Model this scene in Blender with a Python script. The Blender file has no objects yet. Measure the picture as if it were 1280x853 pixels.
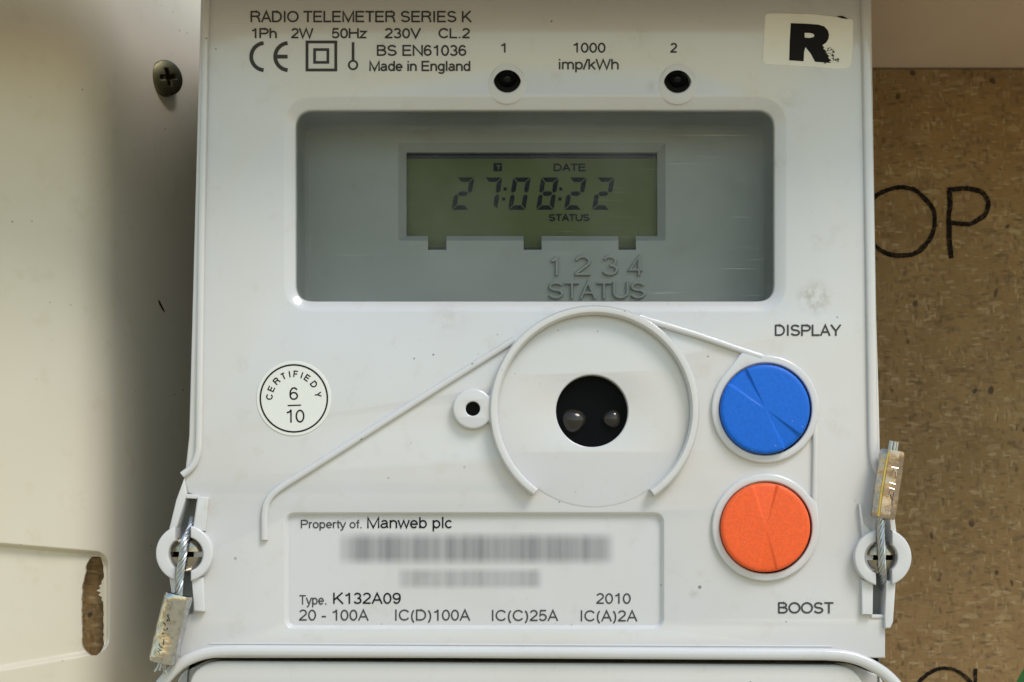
import bpy, bmesh, math, random
from math import sin, cos, tan, pi, radians, sqrt, atan2, hypot
from mathutils import Vector, Matrix, noise
from mathutils.geometry import tessellate_polygon, convex_hull_2d

random.seed(7)
scene = bpy.context.scene
C = scene.collection

# ------------------------------------------------------------------ camera
F = 2030.0                      # focal length, in photograph pixels (frame 1280 wide)
TILT = math.atan(0.113)         # phone held a little low and looking slightly up
DIST = 0.30                     # metres from lens to the meter's face
U = 0.0001482                   # metres per photograph pixel on the meter's face
cam = bpy.data.cameras.new('camera')
cam.sensor_fit = 'HORIZONTAL'; cam.sensor_width = 36.0
cam.lens = F * 36.0 / 1280.0
cam.clip_start = 0.005; cam.clip_end = 200.0
cam.dof.use_dof = True
cam.dof.focus_distance = 0.300
cam.dof.aperture_fstop = 60.0
camo = bpy.data.objects.new('camera', cam); C.objects.link(camo)
camo.location = (0, -DIST, 0)
camo.rotation_euler = (radians(90) + TILT, 0, 0)
scene.camera = camo

# ------------------------------------------------------------------ light
SUN_EL, SUN_AZ = radians(50), radians(40)       # azimuth measured from the viewer's side (-Y) towards +X
world = bpy.data.worlds.new('World'); scene.world = world
world.use_nodes = True
wn = world.node_tree
sky = wn.nodes.new('ShaderNodeTexSky')
sky.sky_type = 'NISHITA'; sky.sun_disc = False
sky.sun_elevation = SUN_EL
sky.sun_rotation = pi - SUN_AZ
sky.air_density = 2.2; sky.dust_density = 1.0; sky.ozone_density = 3.0
wn.links.new(sky.outputs[0], wn.nodes['Background'].inputs[0])
wn.nodes['Background'].inputs[1].default_value = 0.15
sl = bpy.data.lights.new('sun', 'SUN')
sl.energy = 1.75; sl.angle = radians(22); sl.color = (1.0, 0.955, 0.90)
so = bpy.data.objects.new('sun', sl); C.objects.link(so)
sd = Vector((sin(SUN_AZ) * cos(SUN_EL), -cos(SUN_AZ) * cos(SUN_EL), sin(SUN_EL)))
so.rotation_euler = sd.to_track_quat('Z', 'Y').to_euler()
so.location = sd * 3
vs = scene.view_settings
vs.view_transform = 'Standard'; vs.look = 'None'; vs.gamma = 1; vs.use_curve_mapping = False
vs.exposure = 0.24
scene.display_settings.display_device = 'sRGB'
scene.cycles.max_bounces = 8
scene.cycles.transparent_max_bounces = 12

# ------------------------------------------------------------------ measuring helpers
CT, ST = cos(TILT), sin(TILT)
def W(px, py, d=0.0):
    """place of a point that the photograph shows at (px, py), on the upright plane d (pixels) behind the meter's face"""
    u, v = px - 640.0, 426.5 - py
    dx, dy, dz = u, F * CT - v * ST, F * ST + v * CT
    t = (DIST + d * U) / dy
    return (dx * t, dz * t)
def P(px, py, d=0.0):
    x, z = W(px, py, d)
    return Vector((x, d * U, z))

def arc(cx, cy, rx, ry, a0, a1, n=None):
    if n is None: n = max(3, int(abs(a1 - a0) / 9))
    return [(cx + rx * cos(radians(a0 + (a1 - a0) * i / n)), cy - ry * sin(radians(a0 + (a1 - a0) * i / n))) for i in range(n + 1)]
def circle(cx, cy, r, n=64, ry=None):
    return [(cx + r * cos(2 * pi * i / n), cy - (ry or r) * sin(2 * pi * i / n)) for i in range(n)]
def fillet(pts, r, n=6):
    """round the corners of a closed polygon"""
    out = []
    m = len(pts)
    for i in range(m):
        a, b, c = Vector(pts[i - 1]), Vector(pts[i]), Vector(pts[(i + 1) % m])
        rr = r[i] if isinstance(r, (list, tuple)) else r
        if rr <= 0.01: out.append(tuple(b)); continue
        p, q = (a - b), (c - b)
        lp, lq = p.length, q.length
        p.normalize(); q.normalize()
        ang = p.angle(q)
        if ang > pi - 0.02: out.append(tuple(b)); continue
        k = min(rr / tan(ang / 2), lp * .49, lq * .49)
        s, e = b + p * k, b + q * k
        for j in range(n + 1):
            t = j / n
            # circular-looking blend
            w = Vector(((1 - t) ** 2 * s.x + 2 * t * (1 - t) * b.x * 1.0 + t * t * e.x,
                        (1 - t) ** 2 * s.y + 2 * t * (1 - t) * b.y + t * t * e.y))
            out.append(tuple(w))
    return out
def rect(x0, y0, x1, y1, r=0, n=6):
    return fillet([(x0, y0), (x1, y0), (x1, y1), (x0, y1)], r, n)
def smooth_path(pts, it=3):
    for _ in range(it):
        q = [pts[0]]
        for a, b in zip(pts, pts[1:]):
            q.append((a[0] * .75 + b[0] * .25, a[1] * .75 + b[1] * .25))
            q.append((a[0] * .25 + b[0] * .75, a[1] * .25 + b[1] * .75))
        q.append(pts[-1]); pts = q
    return pts
def area(p):
    return sum(p[i - 1][0] * p[i][1] - p[i][0] * p[i - 1][1] for i in range(len(p))) / 2
def normals(p, closed=True):
    """left-hand miter normals of a 2D path"""
    n = len(p); out = []
    for i in range(n):
        a = p[i - 1] if (closed or i > 0) else None
        c = p[(i + 1) % n] if (closed or i < n - 1) else None
        b = p[i]
        d1 = Vector((b[0] - a[0], b[1] - a[1])).normalized() if a is not None else None
        d2 = Vector((c[0] - b[0], c[1] - b[1])).normalized() if c is not None else None
        if d1 is None: d1 = d2
        if d2 is None: d2 = d1
        n1, n2 = Vector((-d1.y, d1.x)), Vector((-d2.y, d2.x))
        m = n1 + n2
        if m.length < 1e-6: m = n1.copy()
        m.normalize()
        m /= max(0.45, m.dot(n1))
        out.append(m)
    return out
def bevel(r, d=None, n=4):
    """rounded edge: (distance into the material, depth)"""
    d = r if d is None else d
    return [(r * (1 - sin(pi / 2 * i / n)), d * (1 - cos(pi / 2 * i / n))) for i in range(n + 1)]

def sstep(a, b_, x):
    t = min(1, max(0, (x - a) / (b_ - a))); return t * t * (3 - 2 * t)
class MB:
    def __init__(s):
        s.v = []; s.f = []; s.sm = []; s.mi = []; s.cur = 0
    def add(s, vs_, fs, smooth=True):
        o = len(s.v); s.v += [tuple(v) for v in vs_]
        for f in fs:
            s.f.append([i + o for i in f]); s.sm.append(smooth); s.mi.append(s.cur)
        return s
    def plate(s, outer, holes=(), d=0.0, prof=((0, 0),), thick=10.0, cap=True):
        """flat piece with its front at depth d; outline and holes in photograph pixels of that plane"""
        loops = [(outer, prof, 1)] + [(h, hp, -1) for h, hp in holes]
        firsts = []
        for pts, pf, sg in loops:
            pts = list(pts)
            if area(pts) * sg < 0: pts = pts[::-1]
            nn = normals(pts)
            rings = []
            for ins, dep in list(pf) + [(pf[-1][0], thick)]:
                ring = []
                for p, m in zip(pts, nn):
                    x, z = W(p[0] + m.x * ins, p[1] + m.y * ins, d)
                    ring.append((x, (d + dep) * U, z))
                rings.append(ring)
            firsts.append([Vector(q) for q in rings[0]])
            n = len(pts)
            allv = [q for r in rings for q in r]
            fs = []
            for k in range(len(rings) - 1):
                for i in range(n):
                    j = (i + 1) % n
                    fs.append((k * n + i, k * n + j, (k + 1) * n + j, (k + 1) * n + i))
            s.add(allv, fs, True)
        if cap:
            tri = tessellate_polygon([[Vector((q.x, q.z, 0)) for q in l] for l in firsts])
            s.add([q for l in firsts for q in l], tri, False)
        return s
    def sweep(s, path, prof, d=0.0, closed=False, caps=True, smooth=True):
        """profile [(sideways px, depth px)] carried along a path on the plane d"""
        nn = normals(path, closed)
        n, m = len(path), len(prof)
        vv = []
        for p, q in zip(path, nn):
            for o, dep in prof:
                x, z = W(p[0] + q.x * o, p[1] + q.y * o, d)
                vv.append((x, (d + dep) * U, z))
        fs = []
        for i in range(n if closed else n - 1):
            j = (i + 1) % n
            for k in range(m - 1):
                fs.append((i * m + k, j * m + k, j * m + k + 1, i * m + k + 1))
        s.add(vv, fs, smooth)
        if caps and not closed and m > 2:
            s.add(vv[:m], [tuple(range(m))], False); s.add(vv[-m:], [tuple(range(m))], False)
        return s
    def tube(s, pts, r, n=8, caps=True):
        """pts world Vectors, r metres or list"""
        k = len(pts); rr = r if isinstance(r, (list, tuple)) else [r] * k
        vv = []
        t0 = (pts[1] - pts[0]).normalized()
        a = t0.orthogonal().normalized()
        for i, p in enumerate(pts):
            t = (pts[min(i + 1, k - 1)] - pts[max(i - 1, 0)]).normalized()
            a = (a - t * a.dot(t)).normalized(); b = t.cross(a)
            for j in range(n):
                g = 2 * pi * j / n
                vv.append(p + (a * cos(g) + b * sin(g)) * rr[i])
        fs = [(i * n + j, i * n + (j + 1) % n, (i + 1) * n + (j + 1) % n, (i + 1) * n + j) for i in range(k - 1) for j in range(n)]
        s.add(vv, fs)
        if caps:
            s.add(vv[:n], [tuple(range(n))], False); s.add(vv[-n:], [tuple(range(n))], False)
        return s
    def build(s, name, mat, parent=None, sharp=35, label=None):
        org = Vector(parent['_org']) if parent is not None else Vector((0, 0, 0))
        me = bpy.data.meshes.new(name)
        me.from_pydata([(v[0] - org.x, v[1] - org.y, v[2] - org.z) for v in s.v], [], s.f)
        mats = mat if isinstance(mat, (list, tuple)) else [mat]
        for m in mats: me.materials.append(m)
        for p, sm, mi in zip(me.polygons, s.sm, s.mi):
            p.use_smooth = sm; p.material_index = mi
        bm = bmesh.new(); bm.from_mesh(me)
        bmesh.ops.remove_doubles(bm, verts=bm.verts, dist=2e-7)
        bmesh.ops.recalc_face_normals(bm, faces=bm.faces)
        # make flat fronts look at the viewer
        for f in bm.faces:
            if not f.smooth and f.normal.y > 0.9: f.normal_flip()
        bm.to_mesh(me); bm.free()
        me.set_sharp_from_angle(angle=radians(sharp))
        o = bpy.data.objects.new(name, me); C.objects.link(o)
        if parent is not None: o.parent = parent
        o['_org'] = tuple(org)
        if label: o['label'] = label
        return o

def thing(name, label, cat, loc, group=None):
    o = bpy.data.objects.new(name, None); C.objects.link(o)
    o.location = loc; o['_org'] = tuple(loc); o['label'] = label; o['category'] = cat
    o.empty_display_size = 0.01
    if group: o['group'] = group
    return o

# ------------------------------------------------------------------ materials
def lin(c):
    return tuple(((x / 255) / 12.92 if x / 255 <= .04045 else ((x / 255 + .055) / 1.055) ** 2.4) for x in c) + (1,)
class N:
    def __init__(s, name):
        s.m = bpy.data.materials.new(name); s.m.use_nodes = True
        s.t = s.m.node_tree; s.b = s.t.nodes['Principled BSDF']; s.out = s.t.nodes['Material Output']
        s.tc = s.t.nodes.new('ShaderNodeTexCoord')
    def node(s, ty, **kw):
        n = s.t.nodes.new(ty)
        for k, v in kw.items():
            if k.startswith('i_'):
                key = k[2:]
                key = int(key) if key.isdigit() else key.replace('_', ' ')
                n.inputs[key].default_value = v
            else: setattr(n, k, v)
        return n
    def l(s, a, b): s.t.links.new(a, b)
    def coords(s, scale=(1, 1, 1), rot=(0, 0, 0), src='Object'):
        mp = s.node('ShaderNodeMapping'); mp.inputs['Scale'].default_value = scale; mp.inputs['Rotation'].default_value = rot
        s.l(s.tc.outputs[src], mp.inputs[0]); return mp.outputs[0]
    def noise(s, scale, detail=3, rough=.5, co=None, dist=0):
        n = s.node('ShaderNodeTexNoise'); n.inputs['Scale'].default_value = scale
        n.inputs['Detail'].default_value = detail; n.inputs['Roughness'].default_value = rough; n.inputs['Distortion'].default_value = dist
        s.l(co if co is not None else s.tc.outputs['Object'], n.inputs['Vector']); return n.outputs['Fac']
    def voro(s, scale, co=None, out='Distance', feature='F1', rnd=1):
        n = s.node('ShaderNodeTexVoronoi'); n.feature = feature; n.inputs['Scale'].default_value = scale; n.inputs['Randomness'].default_value = rnd
        s.l(co if co is not None else s.tc.outputs['Object'], n.inputs['Vector']); return n.outputs[out]
    def ramp(s, fac, stops):
        r = s.node('ShaderNodeValToRGB'); e = r.color_ramp.elements
        while len(e) < len(stops): e.new(0.5)
        for k, (p, c) in zip(e, stops):
            k.position = p; k.color = c if isinstance(c, tuple) else (c, c, c, 1)
        s.l(fac, r.inputs[0]); return r.outputs[0]
    def mix(s, fac, a, b, mode='MIX'):
        n = s.node('ShaderNodeMix'); n.data_type = 'RGBA'; n.blend_type = mode
        for i, v in ((0, fac), (6, a), (7, b)):
            if hasattr(v, 'is_linked'): s.l(v, n.inputs[i])
            else: n.inputs[i].default_value = v
        return n.outputs[2]
    def math(s, op, a, b=0.0, clamp=False):
        n = s.node('ShaderNodeMath'); n.operation = op; n.use_clamp = clamp
        for i, v in ((0, a), (1, b)):
            if hasattr(v, 'is_linked'): s.l(v, n.inputs[i])
            else: n.inputs[i].default_value = v
        return n.outputs[0]
    def bump(s, h, strength=.2, dist=.0001, prev=None):
        n = s.node('ShaderNodeBump'); n.inputs['Strength'].default_value = strength; n.inputs['Distance'].default_value = dist
        s.l(h, n.inputs['Height'])
        if prev is not None: s.l(prev, n.inputs['Normal'])
        return n.outputs[0]
    def set(s, **kw):
        for k, v in kw.items():
            key = k.replace('_', ' ')
            if hasattr(v, 'is_linked'): s.l(v, s.b.inputs[key])
            else: s.b.inputs[key].default_value = v
        return s.m

def simple(name, col, rough=.5, metal=0, **kw):
    n = N(name); nz = n.noise(600, 3)
    c = n.mix(n.math('MULTIPLY', nz, .25), col, tuple(x * .7 for x in col[:3]) + (1,))
    return n.set(Base_Color=c, Roughness=rough, Metallic=metal, **kw)

def plastic(name, col, rough=.28, specks=True, wave=.25, coat=.0, grain=.08, smudges=False):
    n = N(name)
    big = n.noise(26, 4, .55)
    c = n.mix(n.ramp(big, [(.35, 0.0), (.7, 1.0)]), col, (col[0] * .95, col[1] * .935, col[2] * .90, 1))
    mid = n.noise(190, 5, .65)
    grime = n.ramp(mid, [(.57, 0.0), (.76, .42)])
    c = n.mix(grime, c, (col[0] * .80, col[1] * .76, col[2] * .66, 1))
    if specks:
        v = n.voro(330); g = n.noise(75, 2)
        sp = n.math('MULTIPLY', n.ramp(v, [(.045, 1.0), (.085, 0.0)]), n.ramp(g, [(.57, 0.0), (.63, 1.0)]))
        v2 = n.voro(130); sp2 = n.math('MULTIPLY', n.ramp(v2, [(.03, 1.0), (.055, 0.0)]), n.ramp(g, [(.40, 1.0), (.46, 0.0)]))
        sp = n.math('MAXIMUM', sp, sp2)
        c = n.mix(n.math('MULTIPLY', sp, .72), c, (.07, .06, .045, 1))
    if smudges:       # a few finger marks and stains, each at its own place on the cover
        for (px, py, rad, amt) in ((1018, 372, 26, .75), (1026, 300, 20, .25), (972, 205, 16, .35), (800, 45, 22, .22), (868, 742, 8, .5), (815, 108, 12, .3), (560, 400, 30, .16), (985, 130, 30, .2)):
            X, Z = W(px, py)
            dn = n.node('ShaderNodeVectorMath'); dn.operation = 'DISTANCE'; n.l(n.tc.outputs['Object'], dn.inputs[0])
            dn.inputs[1].default_value = (X, -350 * U, Z + .085)
            f = n.ramp(n.math('DIVIDE', dn.outputs['Value'], rad * U * 1.0), [(0.0, 1.0), (1.0, 0.0)])
            f = n.math('MULTIPLY', f, n.ramp(n.noise(520, 5, .65), [(.42, 0.0), (.60, 1.0)]))
            c = n.mix(n.math('MULTIPLY', f, amt), c, (.26, .22, .16, 1))
    b = n.bump(n.noise(4200, 2), grain, .00003)
    b = n.bump(n.noise(38, 2), wave, .0006, b)
    r = n.math('ADD', n.math('MULTIPLY', mid, .22), rough - .1)
    return n.set(Base_Color=c, Roughness=r, Normal=b, IOR=1.5, Coat_Weight=coat, Coat_Roughness=.08)

M = {}
M['cover'] = plastic('cover_plastic', (.585, .590, .615, 1), .22, coat=.85, smudges=True)
M['cover_smooth'] = plastic('cover_plastic_glossy', (.61, .615, .635, 1), .20, specks=False)
M['label'] = plastic('label_panel', (.59, .595, .615, 1), .4)
M['enclosure'] = plastic('enclosure_plastic', (.63, .58, .48, 1), .42, wave=.15)
M['grey'] = plastic('grey_panel', (.27, .288, .288, 1), .5, specks=False)
M['dark_case'] = plastic('dark_case', (.10, .10, .095, 1), .5, specks=False)
M['sticker'] = plastic('sticker_vinyl', (.72, .74, .72, 1), .35, specks=False)
M['white_sticker'] = plastic('white_sticker', (.84, .85, .84, 1), .4, specks=False)
M['ink'] = simple('grey_ink', (.062, .064, .068, 1), .6, Specular_IOR_Level=.1)
M['dark_ink'] = simple('black_ink', (.012, .012, .014, 1), .5, Specular_IOR_Level=.1)
M['black'] = simple('black_plastic', (.004, .0045, .005, 1), .14, Specular_IOR_Level=.22)
M['lens'] = simple('port_lens', (.022, .019, .016, 1), .12)
M['port'] = simple('port_black_slot_shade', (.004, .005, .006, 1), .35, Specular_IOR_Level=.04)
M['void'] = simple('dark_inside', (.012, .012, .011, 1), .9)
M['paint'] = None
def marker_ink():
    n = N('marker')
    c = n.mix(n.ramp(n.noise(1300, 4, .7), [(.5, 0.0), (.72, 1.0)]), (.011, .009, .008, 1), (.10, .062, .03, 1))
    return n.set(Base_Color=c, Roughness=.8, Specular_IOR_Level=.05)
M['paint'] = marker_ink()

def cap_plastic(name, col):
    n = N(name)
    g = n.noise(2600, 3, .6)
    c = n.mix(n.ramp(g, [(.35, 0.0), (.75, 1.0)]), tuple(x * .90 for x in col[:3]) + (1,), tuple(min(1, x * 1.12) for x in col[:3]) + (1,))
    v = n.voro(420); c = n.mix(n.math('MULTIPLY', n.ramp(v, [(.05, 1.0), (.09, 0.0)]), .12), c, (.8, .8, .8, 1))
    b = n.bump(g, .35, .00006)
    return n.set(Base_Color=c, Roughness=.46, Normal=b, Specular_IOR_Level=.32)
M['blue'] = cap_plastic('blue_plastic', (.0015, .125, .62, 1))
M['orange'] = cap_plastic('orange_plastic', (.84, .115, .026, 1))

def lcd():
    n = N('lcd_glass')
    c = n.mix(n.ramp(n.noise(45, 3), [(.3, 0.0), (.7, 1.0)]), (.072, .090, .030, 1), (.094, .110, .042, 1))
    return n.set(Base_Color=c, Roughness=.35, Specular_IOR_Level=.15)
M['lcd'] = lcd()
M['segment'] = simple('lcd_segment', (.006, .010, .014, 1), .5, Specular_IOR_Level=.05)

def metal(name, col, rough, wear=.45, dent=.12):
    n = N(name)
    nz = n.noise(800, 5, .6)
    c = n.mix(n.ramp(nz, [(.48, 0.0), (.75, wear)]), col, (col[0] * .42, col[1] * .40, col[2] * .37, 1))
    r = n.math('ADD', n.math('MULTIPLY', nz, .2), rough - .08)
    b = n.bump(n.noise(330, 3, .5), dent, .0006)
    b = n.bump(n.noise(2200, 3, .6), .15, .00004, b)
    return n.set(Base_Color=c, Metallic=1.0, Roughness=r, Normal=b)
M['tin'] = metal('tinned_ferrule', (.56, .55, .54, 1), .14, .8, .25)
M['copper'] = metal('dull_copper_ferrule', (.46, .38, .33, 1), .20, .75, .3)
M['reflect_yellow'] = metal('yellow_reflection', (.70, .52, .16, 1), .32)  # yellow colour of the reflection painted on the right ferrule
M['steel'] = metal('steel_wire', (.50, .52, .54, 1), .32)
M['screw'] = metal('nickel_screw', (.36, .32, .26, 1), .18, .7, .3)
M['oldscrew'] = metal('dull_screw', (.13, .12, .07, 1), .45)

def pane():
    n = N('clear_window')
    t = n.node('ShaderNodeBsdfTransparent'); t.inputs[0].default_value = (.93, .95, .94, 1)
    g = n.node('ShaderNodeBsdfGlossy'); g.inputs['Roughness'].default_value = .10; g.inputs[0].default_value = (1, 1, 1, 1)
    fr = n.node('ShaderNodeFresnel'); fr.inputs[0].default_value = 1.15
    m1 = n.node('ShaderNodeMixShader'); n.l(fr.outputs[0], m1.inputs[0]); n.l(t.outputs[0], m1.inputs[1]); n.l(g.outputs[0], m1.inputs[2])
    df = n.node('ShaderNodeBsdfDiffuse'); df.inputs[0].default_value = (.62, .66, .66, 1)
    s1 = n.noise(1, 4, .7, n.coords((60, 60, 2600), (0, radians(9), 0)), 0)
    s2 = n.noise(1, 4, .7, n.coords((50, 50, 3200), (0, radians(-14), 0)), 0)
    k = n.math('MAXIMUM', n.ramp(s1, [(.62, 0.0), (.70, 1.0)]), n.ramp(s2, [(.62, 0.0), (.70, 1.0)]))
    patch = n.ramp(n.noise(60, 3), [(.45, 0.0), (.62, 1.0)])
    k = n.math('MULTIPLY', n.math('MULTIPLY', k, patch), .22)
    haze = n.math('MULTIPLY', n.ramp(n.noise(42, 5, .6), [(.44, 0.0), (.68, 1.0)]), .055)
    k = n.math('ADD', k, n.math('ADD', haze, .004))
    m2 = n.node('ShaderNodeMixShader'); n.l(k, m2.inputs[0]); n.l(m1.outputs[0], m2.inputs[1]); n.l(df.outputs[0], m2.inputs[2])
    n.l(m2.outputs[0], n.out.inputs[0])
    return n.m
M['pane'] = pane()

def blurred_print(amt=1.0):
    n = N('faded_print')
    sx = n.node('ShaderNodeSeparateXYZ'); n.l(n.tc.outputs['Generated'], sx.inputs[0])
    def edge(o, w):
        a = n.math('DIVIDE', o, w, True); b = n.math('DIVIDE', n.math('SUBTRACT', 1.0, o), w, True)
        k = n.math('MINIMUM', a, b)
        return n.ramp(k, [(0.0, 0.0), (1.0, 1.0)])
    ex = edge(sx.outputs[0], .05); ez = edge(sx.outputs[2], .28)
    nz = n.noise(1, 2, .6, n.coords((420, 1, 1)))
    k = n.math('MULTIPLY', n.math('MULTIPLY', ex, ez), n.ramp(nz, [(.30, .26 * amt), (.70, .56 * amt)]))
    t = n.node('ShaderNodeBsdfTransparent'); df = n.node('ShaderNodeBsdfDiffuse'); df.inputs[0].default_value = (.20, .21, .23, 1)
    m = n.node('ShaderNodeMixShader'); n.l(k, m.inputs[0]); n.l(t.outputs[0], m.inputs[1]); n.l(df.outputs[0], m.inputs[2])
    n.l(m.outputs[0], n.out.inputs[0])
    return n.m
M['faded'] = blurred_print()
M['faint'] = blurred_print(.55)

def chipboard():
    n = N('chipboard')
    wv = n.node('ShaderNodeTexNoise'); wv.inputs['Scale'].default_value = 110; wv.inputs['Detail'].default_value = 2
    n.l(n.tc.outputs['Object'], wv.inputs['Vector'])
    def warped(scale, rot, amt, shift):
        sc = n.node('ShaderNodeVectorMath'); sc.operation = 'MULTIPLY_ADD'
        n.l(wv.outputs['Color'], sc.inputs[0]); sc.inputs[1].default_value = (amt, amt, amt); n.l(n.tc.outputs['Object'], sc.inputs[2])
        mp = n.node('ShaderNodeMapping'); mp.inputs['Scale'].default_value = scale; mp.inputs['Rotation'].default_value = (0, radians(rot), 0); mp.inputs['Location'].default_value = (shift, 0, shift)
        n.l(sc.outputs[0], mp.inputs[0]); return mp.outputs[0]
    c = n.mix(n.ramp(n.noise(95, 6, .72), [(.3, 0.0), (.7, 1.0)]), (.20, .112, .036, 1), (.29, .178, .070, 1))
    for k, (sx_, sz_, rot, amt) in enumerate([(330, 950, 20, .6), (950, 380, 48, .6), (420, 1300, -38, .6), (1300, 480, 5, .5), (500, 1500, 75, .5), (240, 620, -62, .4)]):
        vc = n.node('ShaderNodeTexVoronoi'); vc.inputs['Scale'].default_value = 1
        n.l(warped((sx_, 400, sz_), rot, .0028, k * 7.3), vc.inputs['Vector'])
        sp_ = n.node('ShaderNodeSeparateColor'); n.l(vc.outputs['Color'], sp_.inputs[0])
        tone = n.ramp(sp_.outputs[0], [(0.0, (.075, .043, .018, 1)), (.14, (.14, .085, .035, 1)), (.5, (.24, .15, .062, 1)), (.85, (.33, .225, .11, 1)), (1.0, (.44, .33, .18, 1))])
        pick = n.ramp(sp_.outputs[1], [(.40, 0.0), (.46, 1.0)])
        edge = n.ramp(vc.outputs['Distance'], [(.34, 1.0), (.46, 0.0)])
        c = n.mix(n.math('MULTIPLY', n.math('MULTIPLY', pick, edge), amt), c, tone)
    v = n.voro(1, warped((230, 230, 160), 25, .006, 2.0)); sel = n.noise(220, 2)
    spots = n.math('MULTIPLY', n.ramp(v, [(.10, 1.0), (.17, 0.0)]), n.ramp(sel, [(.46, 0.0), (.52, 1.0)]))
    c = n.mix(n.math('MULTIPLY', spots, .85), c, (.035, .017, .008, 1))
    v2 = n.voro(1, warped((430, 430, 330), 20, .003, 5.0)); c = n.mix(n.math('MULTIPLY', n.ramp(v2, [(.10, 1.0), (.22, 0.0)]), .35), c, (.06, .035, .016, 1))
    b = n.bump(n.noise(900, 5, .7), .5, .0003)
    return n.set(Base_Color=c, Roughness=.75, Normal=b)
M['chip'] = chipboard()

def ceiling_mat():
    n = N('beige_paint')
    c = n.mix(n.ramp(n.noise(40, 4), [(.3, 0.0), (.7, 1.0)]), (.55, .405, .30, 1), (.61, .46, .35, 1))
    v = n.voro(75); g = n.noise(60, 3)
    sp = n.math('MULTIPLY', n.ramp(v, [(.07, 1.0), (.13, 0.0)]), n.ramp(g, [(.5, 0.0), (.56, 1.0)]))
    c = n.mix(n.math('MULTIPLY', sp, .6), c, (.10, .075, .05, 1))
    return n.set(Base_Color=c, Roughness=.6)
M['ceiling'] = ceiling_mat()
def leaf_mat():
    n = N('leaf')
    c = n.mix(n.noise(160, 4), (.008, .075, .012, 1), (.02, .13, .03, 1))
    return n.set(Base_Color=c, Roughness=.4, Normal=n.bump(n.noise(500, 3), .3, .0002))
M['leaf'] = leaf_mat()
def ground_mat():
    n = N('dry_lawn')
    c = n.mix(n.noise(4, 5), (.40, .325, .19, 1), (.48, .40, .25, 1))
    return n.set(Base_Color=c, Roughness=.9)
M['ground'] = ground_mat()

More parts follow.
